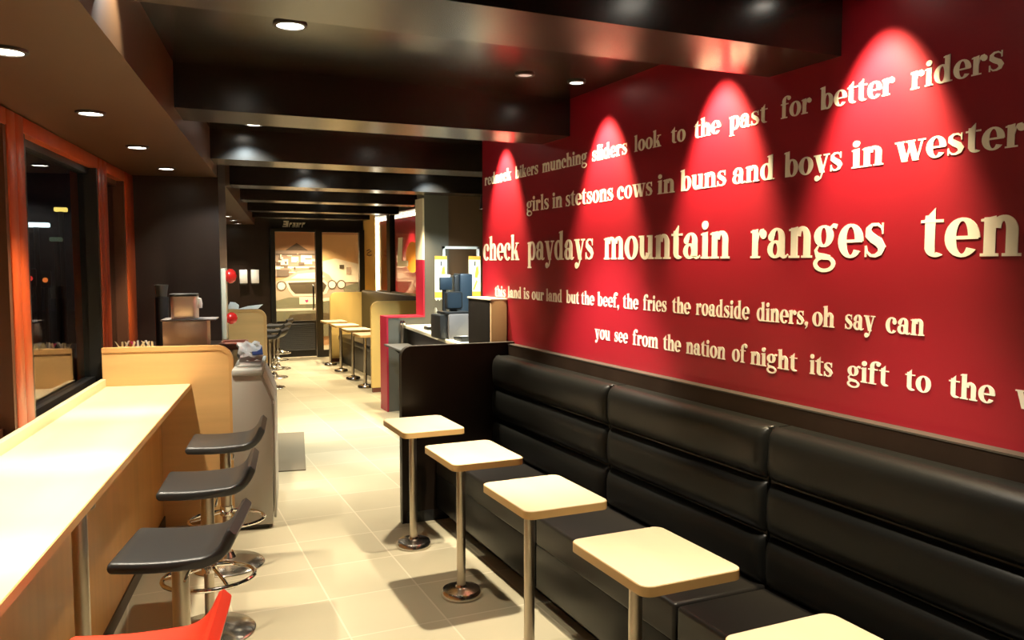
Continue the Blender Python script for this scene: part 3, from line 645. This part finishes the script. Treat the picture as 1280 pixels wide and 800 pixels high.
G['f'] = (0.68, [rect(.12, 0, .40, 1.15), rect(0, .905, .62, .985), rect(.02, 0, .54, .075), ring(.50, 1.12, .38, .36, .10, .27, 62, 180), dot(.66, 1.30, .14)])
G['w'] = (1.46, [diag(.08, .95, .34, 0, .30), diag(.74, .95, .50, 0, .10), diag(.60, .95, .86, 0, .30), diag(1.26, .95, 1.02, 0, .10), rect(0, .91, .46, .985), rect(.52, .91, .98, .985), rect(1.10, .91, 1.46, .985)])
G['y'] = (0.95, [diag(.08, .95, .38, 0, .30), pen([(.82, .95), (.56, .05), (.44, -.28), (.30, -.38)], [.10, .10, .10, .08]), dot(.22, -.28, .155), rect(0, .91, .46, .985), rect(.60, .91, .96, .985)])
G[','] = (0.32, [dot(.16, .11, .15), pen([(.24, .10), (.22, -.10), (.08, -.24)], [.14, .10, .04])])
def word_bm(word, y_left, y_right, z0, xh, fitn=None):
    x = 0; adv = []
    for ch in word:
        adv.append(x); x += G[ch][0] + 0.03
    n = fitn or len(word)
    wfit = adv[n - 1] + G[word[n - 1]][0]
    sx = (y_left - y_right) / wfit
    bm = BM(); k = 0
    for ch, x0 in zip(word, adv):
        for A, B_ in G[ch][1]:
            k += 1; d = 0.0012 + 0.00009 * (k % 14)
            t = BM()
            def V(p, dd): return t.verts.new((RW - dd, y_left - (x0 + p[0]) * sx, z0 + p[1] * xh))
            fa = [V(p, d) for p in A]; fb = [V(p, d) for p in B_]; ba = [V(p, 0.0) for p in A]; bb = [V(p, 0.0) for p in B_]
            m_ = len(A)
            for i in range(m_ - 1):
                t.faces.new((fa[i], fa[i + 1], fb[i + 1], fb[i])); t.faces.new((fa[i], ba[i], ba[i + 1], fa[i + 1])); t.faces.new((fb[i], fb[i + 1], bb[i + 1], bb[i]))
            t.faces.new((fa[0], fb[0], bb[0], ba[0])); t.faces.new((fa[-1], ba[-1], bb[-1], fb[-1]))
            bmesh.ops.recalc_face_normals(t, faces=t.faces[:]); merge(bm, t)
    return bm
# each line: baseline height, x-height, words with the stretch of wall (y from the far to the near end) they cover
LINES = [
    ('top line of cream lettering on the red wall, starting redneck bikers', 2.2, 0.056, [('redneck', 5.415, 4.960, None), ('bikers', 4.892, 4.555, None), ('munching', 4.500, 3.950, None), ('sliders', 3.898, 3.542, None), ('look', 3.480, 3.250, None), ('to', 3.171, 3.061, None), ('the', 2.999, 2.818, None), ('past', 2.759, 2.533, None), ('for', 2.461, 2.303, None), ('better', 2.262, 1.941, None), ('riders', 1.880, 1.570, None)]),
    ('second line of cream lettering on the red wall, starting girls in stetsons', 1.976, 0.066, [('girls', 4.720, 4.408, None), ('in', 4.364, 4.238, None), ('stetsons', 4.199, 3.672, None), ('cows', 3.636, 3.315, None), ('in', 3.275, 3.137, None), ('buns', 3.095, 2.771, None), ('and', 2.735, 2.486, None), ('boys', 2.436, 2.149, None), ('in', 2.110, 1.975, None), ('western', 1.932, 1.499, 6)]),
    ('largest line of cream lettering on the red wall, reading check paydays mountain ranges', 1.67, 0.117, [('check', 5.448, 4.829, None), ('paydays', 4.707, 3.871, None), ('mountain', 3.764, 2.741, None), ('ranges', 2.616, 1.954, None), ('ten', 1.825, 1.496, None)]),
    ('fourth line of cream lettering on the red wall, starting this land is our land', 1.42, 0.053, [('this', 5.235, 5.050, None), ('land', 5.013, 4.800, None), ('is', 4.765, 4.679, None), ('our', 4.645, 4.473, None), ('land', 4.443, 4.237, None), ('but', 4.185, 4.031, None), ('the', 4.008, 3.862, None), ('beef,', 3.827, 3.608, None), ('the', 3.571, 3.427, None), ('fries', 3.386, 3.188, None), ('the', 3.146, 3.006, None), ('roadside', 2.966, 2.613, None), ('diners,', 2.571, 2.294, None), ('oh', 2.273, 2.167, None), ('say', 2.121, 1.990, None), ('can', 1.947, 1.798, None)]),
    ('lowest line of cream lettering on the red wall, starting you see from', 1.241, 0.053, [('you', 3.853, 3.692, None), ('see', 3.652, 3.522, None), ('from', 3.476, 3.254, None), ('the', 3.213, 3.074, None), ('nation', 3.033, 2.758, None), ('of', 2.717, 2.629, None), ('night', 2.603, 2.343, None), ('its', 2.280, 2.167, None), ('gift', 2.103, 1.927, None), ('to', 1.864, 1.768, None), ('the', 1.707, 1.557, None), ('w', 1.497, 1.415, None)]),
]
for label, z0, xh, words in LINES:
    t = thing('wall_lettering', label, 'lettering', (0, 0, 0), 0, 'cream lines of text on the red wall')
    for wd_, ya, yb, fn in words:
        link('word', word_bm(wd_, ya, yb, z0, xh, fn), 'letter', t, smooth=20)

# ================================================================== SERVING AREA
t = thing('serving_counter', 'dark serving counter with pale top behind the banquette end', 'counter', (2.46, 6.4, 0))
b = BM(); prism(b, [(0.03, 0.0), (1.0, 0.0), (1.0, 2.34), (0.24, 2.34)], 'z', 0.08, 0.93); link('body', b, 'black_lam', t)
b = BM(); prism(b, [(-0.02, -0.02), (1.0, -0.02), (1.0, 2.345), (0.20, 2.345)], 'z', 0.93, 0.965, 0.003); link('counter_top', b, 'cream', t)
b = BM(); prism(b, [(0.08, 0.05), (0.95, 0.05), (0.95, 2.3), (0.28, 2.3)], 'z', 0, 0.08); link('plinth', b, 'black', t)
b = BM(); prism(b, [(-0.05, -1.2), (0.10, -1.2), (0.262, 0.62), (0.0, 0.66)], 'z', 0, 0.02, 0.003); b.transform(Matrix.Translation((-0.06, 1.6, 0.75))); tr = link('tray_rail', b, 'unit_dark', t)
for y in (-0.9, 0.4):
    b = BM(); prism(b, [(0.02, -0.001), (0.20, -0.001), (0.20, -0.16)], 'y', y, y + 0.02); b.transform(Matrix.Translation((-0.06, 1.6, 0.75))); link('bracket', b, 'black', tr)
t = thing('rail_post', 'steel post at the far corner of the serving counter', 'post', (2.625, 8.70, 0))
b = BM(); cyl(b, 0.02, 0, 0.97); link('pole', b, 'brushed', t)
b = BM(); lathe(b, [(0, 0.97), (0.03, 0.97), (0.035, 0.99), (0.025, 1.012), (0, 1.018)]); link('cap', b, 'chrome', t)
t = thing('screen_panel', 'half height dark screen with beige end beside the red wall', 'screen', (2.13, 5.02, 0))
b = BM(); box(b, 0, 0.02, 0, 0.10, 0.42, 1.40, 0.002); link('panel', b, 'screen_dark', t)
b = BM(); box(b, 0, 0.0, 0, 0.115, 0.02, 1.40, 0.002); link('end_cap', b, 'beige', t)
b = BM(); box(b, -0.006, -0.004, 1.40, 0.118, 0.425, 1.412, 0.002); link('top_cap', b, 'cream', t)
t = thing('banner_frame', 'white tubular frame standing on the serving counter between two banners', 'frame', (2.70, 7.55, 0.965))
for x in (0.0, 0.36):
    b = BM(); box(b, x - 0.012, -0.012, 0, x + 0.012, 0.012, 0.85); link('leg', b, 'white', t)
b = BM(); box(b, -0.012, -0.012, 0.826, 0.372, 0.012, 0.85); link('top_rail', b, 'white', t)
def banner(label, x, y, z0, z1, wd):
    t = thing('hanging_banner', label, 'banner', (x, y, z0), 0, 'orange banners over the serving counter')
    hgt = z1 - z0
    b = BM(); prism(b, [(0, 0.05)] + [(wd * q / 8, 0.0 if q % 2 else 0.02) for q in range(9)] + [(wd, 0.05), (wd, hgt), (0, hgt)], 'y', 0, 0.006); link('sheet', b, 'poster', t)
    b = BM(); box(b, 0, -0.002, hgt - 0.035, wd, 0, hgt); box(b, 0, -0.002, 0.03, wd, 0, 0.085); link('border', b, 'orange_print', t)
    b = BM(); prism(b, [(wd * .5, hgt * .52), (wd * .72, hgt * .5), (wd * .86, hgt * .62), (wd * .78, hgt * .78), (wd * .62, hgt * .74)], 'y', -0.003, 0); prism(b, [(wd * .35, hgt * .25), (wd * .45, hgt * .22), (wd * .75, hgt * .42), (wd * .65, hgt * .46)], 'y', -0.003, 0); link('food_print', b, 'orange_print', t)
    b = BM(); box(b, wd * .48, -0.003, hgt * .78, wd * .58, 0, hgt * .88); link('bottle_print', b, 'black', t)
banner('orange and yellow paper banner farther from the red wall', 2.602, 7.53, 1.285, 1.72, 0.125)
banner('orange and yellow paper banner touching the end of the red wall', 2.955, 7.53, 1.285, 1.72, 0.125)
t = thing('cash_register', 'silver till body standing on the serving counter', 'till', (2.47, 6.9, 0.965))
b = BM(); prism(b, rrect(0.045, 0.0, 0.255, 0.225, 0.02), 'y', 0.0, 0.28, 0.003); link('housing', b, 'silver', t)
b = BM(); prism(b, rrect(-0.03, 0.0, 0.05, 0.22, 0.015), 'y', 0.03, 0.28, 0.003); link('side_panel', b, 'black', t)
b = BM(); box(b, 0.02, 0.02, 0.225, 0.26, 0.26, 0.245, 0.004); link('lid', b, 'black', t)
t = thing('till_screen', 'blue grey till display on top of the silver till', 'screen', (2.53, 7.0, 1.21))
b = BM(); prism(b, rrect(0.0, 0.02, 0.155, 0.18, 0.02), 'y', 0.0, 0.05, 0.003); link('display', b, 'black', t)
b = BM(); prism(b, rrect(0.012, 0.032, 0.143, 0.168, 0.015), 'y', -0.003, 0.002); link('face', b, 'blue_grey', t)
b = BM(); box(b, 0.05, 0.02, 0, 0.11, 0.06, 0.03); link('stand', b, 'black', t)
t = thing('customer_display', 'small blue display with white cap above the till screen', 'screen', (2.52, 7.14, 1.21))
b = BM(); box(b, 0.03, 0.01, 0, 0.06, 0.04, 0.2); link('stand', b, 'black', t)
b = BM(); box(b, 0, 0, 0.19, 0.12, 0.04, 0.31, 0.008); link('display', b, 'blue_grey', t)
b = BM(); box(b, 0.02, 0.0, 0.31, 0.10, 0.03, 0.335, 0.004); link('cap', b, 'white', t)
t = thing('drinks_machine', 'tall blue grey machine standing behind the till screens', 'machine', (2.765, 7.27, 0.965))
b = BM(); box(b, 0, 0, 0, 0.13, 0.2, 0.585, 0.015); link('housing', b, 'blue_grey', t)
b = BM(); box(b, -0.05, 0.02, 0, 0.0, 0.19, 0.57, 0.01); link('side_panel', b, 'black', t)
t = thing('keypad', 'small black card reader on the serving counter in front of the silver till', 'card reader', (2.53, 6.62, 0.965))
b = BM(); prism(b, [(0, 0), (0.2, 0), (0.2, 0.03), (0, 0.045)], 'x', 0.0, 0.12, 0.003); link('body', b, 'black', t)
b = BM(); prism(b, [(0.02, 0.046), (0.18, 0.034), (0.18, 0.037), (0.02, 0.049)], 'x', 0.02, 0.10); link('face', b, 'white', t)
t = thing('receipt_pad', 'black pad with white top near the far corner of the serving counter', 'pad', (2.66, 7.95, 0.965))
b = BM(); box(b, 0, 0, 0, 0.17, 0.12, 0.03, 0.004); link('body', b, 'black', t)
b = BM(); prism(b, [(0.0, 0.03), (0.12, 0.03), (0.12, 0.045), (0, 0.036)], 'x', 0.01, 0.16); link('sheet', b, 'white', t)
t = thing('sauce_bottle', 'slim cream bottle with dark base on the serving counter', 'bottle', (2.715, 7.84, 0.965))
b = BM(); lathe(b, [(0, 0), (0.05, 0), (0.05, 0.11), (0.03, 0.13), (0, 0.13)]); link('holder', b, 'black', t)
b = BM(); lathe(b, [(0, 0.13), (0.016, 0.13), (0.016, 0.21), (0.008, 0.235), (0, 0.236)]); link('spout', b, 'cream', t)

# ================================================================== FAR BOOTH
for y, x0, nm in ((10.15, 2.655, 'yellow wood partition at the near end of the far booth'), (13.60, 2.86, 'yellow wood partition at the door end of the far booth')):
    t = thing('booth_partition', nm, 'partition', (x0, y, 0), 0, 'yellow booth partitions')
    wd = (3.50 if y < 12 else 3.498) - x0 - 0.002; h = 1.165; r = 0.10
    b = BM(); prism(b, [(0, 0.06), (wd, 0.06), (wd, h)] + arc(r, h - r, r, 90, 180, 8), 'y', 0, 0.06, 0.004); link('panel', b, 'yellow', t)
    b = BM(); box(b, 0.01, 0.004, 0, wd, 0.056, 0.06); link('plinth', b, 'brown_tray', t)
t = thing('booth_bench', 'dark padded bench between the two yellow partitions', 'bench', (2.98, 10.22, 0))
b = BM(); box(b, 0.04, 0, 0, 0.515, 3.37, 0.36); link('base', b, 'black_lam', t)
b = BM(); box(b, 0, 0.01, 0.36, 0.515, 3.36, 0.46, 0.03); link('seat_cushion', b, 'seat_leather', t)
b = BM(); box(b, 0.40, 0.01, 0.46, 0.515, 3.36, 1.20, 0.03); link('backrest', b, 'leather', t)
# logo on the glazed screen: white L in front of an orange oval
t = thing('glass_logo', 'white letter L before an orange oval on the glazed screen', 'sign', (3.908, 12.37, 1.745))
A = [(0.35 * math.cos(2 * PI * i / 28), 0.245 * math.sin(2 * PI * i / 28)) for i in range(28)]
b = BM(); prism(b, A, 'x', -0.006, 0.0); link('oval', b, 'orange_print', t)
b = BM(); prism(b, [(0.80, -0.145), (0.22, -0.145), (0.22, -0.055), (0.56, -0.055), (0.50, 0.325), (0.74, 0.325)], 'x', -0.012, -0.006); link('letter', b, 'white', t)
# emblem on the yellow wall, sign over the door
t = thing('wall_emblem', 'small dark swirl emblem high on the yellow strip of wall', 'emblem', (3.755, 14.46, 1.84))
b = BM(); tube(b, [(-0.045, -0.004, 0.03), (0.0, -0.004, 0.055), (0.04, -0.004, 0.03), (-0.03, -0.004, -0.01), (-0.04, -0.004, -0.04), (0.0, -0.004, -0.06), (0.045, -0.004, -0.04)], 0.008); link('swirl', b, 'brown_tray', t)
t = thing('door_sign', 'small pale lettering on the black wall above the glass door', 'sign', (2.25, 14.5, 2.27))
for k, (x, wd, h) in enumerate(((0, 0.09, 0.11), (0.105, 0.045, 0.08), (0.16, 0.045, 0.08), (0.215, 0.045, 0.08), (0.27, 0.04, 0.08), (0.32, 0.05, 0.085))):
    b = BM(); sl = 0.02
    if k in (0, 2, 3): ring_pts = [(x, 0), (x + wd, 0), (x + wd + sl, h), (x + sl, h), (x + sl, h * 0.72), (x + wd * .7, h * 0.72), (x + wd * .65, h * .55), (x + wd * 0.2, h * .55), (x + wd * 0.16, h * 0.35), (x + wd * .7, h * 0.35), (x + wd * .65, h * .22), (x, h * .22)]
    else: ring_pts = [(x, 0), (x + wd * .4, 0), (x + wd * .55, h * .6), (x + wd, h * .6), (x + wd + sl, h), (x + sl, h)]
    prism(b, ring_pts, 'y', -0.012, 0); link('letter', b, 'letter', t)

# ================================================================== MURAL IN THE LOBBY
# printed street scene with the front of an old pick-up, on a board behind the glass door
MY = 16.5
t = thing('wall_mural', 'sepia printed mural of an old pickup and shop fronts behind the glass door', 'mural', (2.2, MY, 0))
def flat(name, pts, m, layer):
    b = BM(); prism(b, pts, 'y', -0.004 * layer - 0.004, -0.004 * layer + 0.0005); link(name, b, m, t)
def fx(px): return (px - 340) * 0.01553 + 0.145      # board metres across, measured along the print
def fz(py): return 2.415 - (py - 280) * 0.01595
def P(*pp): return [(fx(a), fz(c)) for a, c in pp]
b = BM(); box(b, -0.2, 0.0005, 0.0, 2.0, 0.05, 2.56); link('board', b, 'mural0', t)
flat('cream_sky', P((401, 292), (455, 292), (455, 352), (401, 352)), 'mural9', 1)
flat('cream_wall', P((401, 326), (420, 322), (455, 330), (455, 352), (401, 352)), 'mural8', 2)
flat('roof_gable', P((357, 312), (371, 303), (385, 312)), 'mural1', 2)
flat('shop_front', P((340, 312), (400, 312), (400, 345), (340, 345)), 'mural2', 1)
for k, (x0, y0, x1, y1, m) in enumerate(((345, 316, 400, 318, 'mural4'), (348, 323, 360, 330, 'mural5'), (364, 320, 373, 327, 'mural8'), (376, 318, 390, 329, 'mural8'), (342, 332, 400, 334, 'mural5'), (346, 336, 361, 344, 'mural4'), (350, 326, 353, 329, 'mural1'), (356, 326, 358, 329, 'mural1'), (386, 333, 400, 336, 'mural4'))):
    flat('shop_detail', P((x0, y1), (x1, y1), (x1, y0), (x0, y0)), m, 2 + k % 3 * 0.5)
rd = random.Random(7)
for k in range(26):
    x0 = 341 + rd.random() * 55; y0 = 314 + rd.random() * 28; ww = 1.5 + rd.random() * 7; hh = 0.8 + rd.random() * 3.2
    flat('shop_detail', P((x0, y0 + hh), (min(400, x0 + ww), y0 + hh), (min(400, x0 + ww), y0), (x0, y0)), ('mural5', 'mural4', 'mural1', 'mural3', 'mural8')[k % 5], 3 + 0.03 * k)
flat('truck_body', P((340, 372), (340, 352), (358, 346), (372, 338), (398, 335), (412, 343), (418, 352), (450, 354), (450, 420), (340, 420)), 'mural3', 4)
flat('truck_roof', P((362, 347), (372, 341), (398, 339), (406, 345), (398, 348)), 'mural5', 5)
flat('windscreen_rim', P((356, 350), (405, 349), (412, 356), (408, 366), (396, 369), (366, 369), (360, 362)), 'mural5', 5.5)
flat('windscreen', P((359, 352), (403, 351), (408, 356), (404, 364), (395, 366), (368, 366), (363, 361)), 'mural6', 6)
for k, (cx, cy, r, m) in enumerate(((351, 356, 4.6, 'mural8'), (415, 355, 4.4, 'mural8'), (427, 355, 4.4, 'mural8'))):
    flat('head_lamp_rim', [(fx(cx + 1.35 * r * math.cos(2 * PI * i / 20)), fz(cy + 1.35 * r * math.sin(2 * PI * i / 20))) for i in range(20)], 'mural4', 6)
    flat('head_lamp', [(fx(cx + r * math.cos(2 * PI * i / 20)), fz(cy + r * math.sin(2 * PI * i / 20))) for i in range(20)], m, 6.5)
flat('dark_wing', P((430, 358), (450, 352), (450, 366), (430, 364)), 'mural7', 6)
flat('bonnet', P((341, 375), (360, 370), (398, 372), (420, 374), (450, 374), (450, 420), (341, 420)), 'mural7', 6)
flat('grille', P((355, 404), (361, 392), (400, 390), (420, 392), (426, 404)), 'mural6', 7)
flat('number_plate', P((373, 379), (396, 379), (396, 370), (373, 370)), 'mural8', 7)
flat('plate_mark', P((380, 375), (382, 377.5), (384.5, 375), (383.5, 373), (382, 374), (380.5, 373)), 'pink', 7.5)
flat('bumper', P((341, 384), (398, 384), (398, 387), (341, 387)), 'mural5', 7)
flat('chrome_strip', P((402, 372), (420, 371), (420, 374), (402, 376)), 'mural8', 7)
flat('framed_notice', P((425, 330), (431, 330), (431, 335), (425, 335)), 'mural6', 5)
flat('notice_text', P((434, 333), (440, 333), (440, 342), (434, 342)), 'mural3', 5)

# ================================================================== OUTSIDE THE WINDOWS (night): made-up lamps for glints in the panes
def glint_lamp(label, x, y, z, m, wx):
    t = thing('glint_lamp', label, 'added lamp', (x, y, -0.11))
    b = BM(); cyl(b, 0.05, 0, z + 0.05); link('pole', b, 'black', t)
    b = BM(); box(b, -wx, -0.12, z + 0.02, wx, 0.12, z + 0.11, 0.02); link('lamp_head', b, m, t)
glint_lamp('made-up yellow lamp outside the window for a glint in the pane', -1.564, 20.73, 2.88, 'glint_y', 0.13)
glint_lamp('made-up white lamp outside the window, below the yellow one', -1.873, 18.90, 2.46, 'glint_w', 0.24)
glint_lamp('made-up faint green lamp outside the window, below the yellow one', -1.642, 20.27, 2.21, 'glint_g', 0.12)
for x, y, z, m, lb in ((-1.957, 18.41, 1.354, 'glint_r', 'made-up red light glowing outside the window behind the orange frame'), (-1.79, 19.40, 1.303, 'glint_o', 'made-up orange light glowing outside the window')):
    t = thing('glint_light', lb, 'traffic light', (x, y, -0.11))
    b = BM(); cyl(b, 0.04, 0, z); link('pole', b, 'black', t)
    b = BM(); box(b, -0.10, -0.06, z - 0.05, 0.10, 0.10, z + 0.30, 0.02); link('housing', b, 'black', t)
    b = BM(); cyl(b, 0.05, 0, 0.03); b.transform(Matrix.Translation((0.0, -0.06, z + 0.11)) @ Matrix.Rotation(PI / 2, 4, 'X')); link('lens', b, m, t)
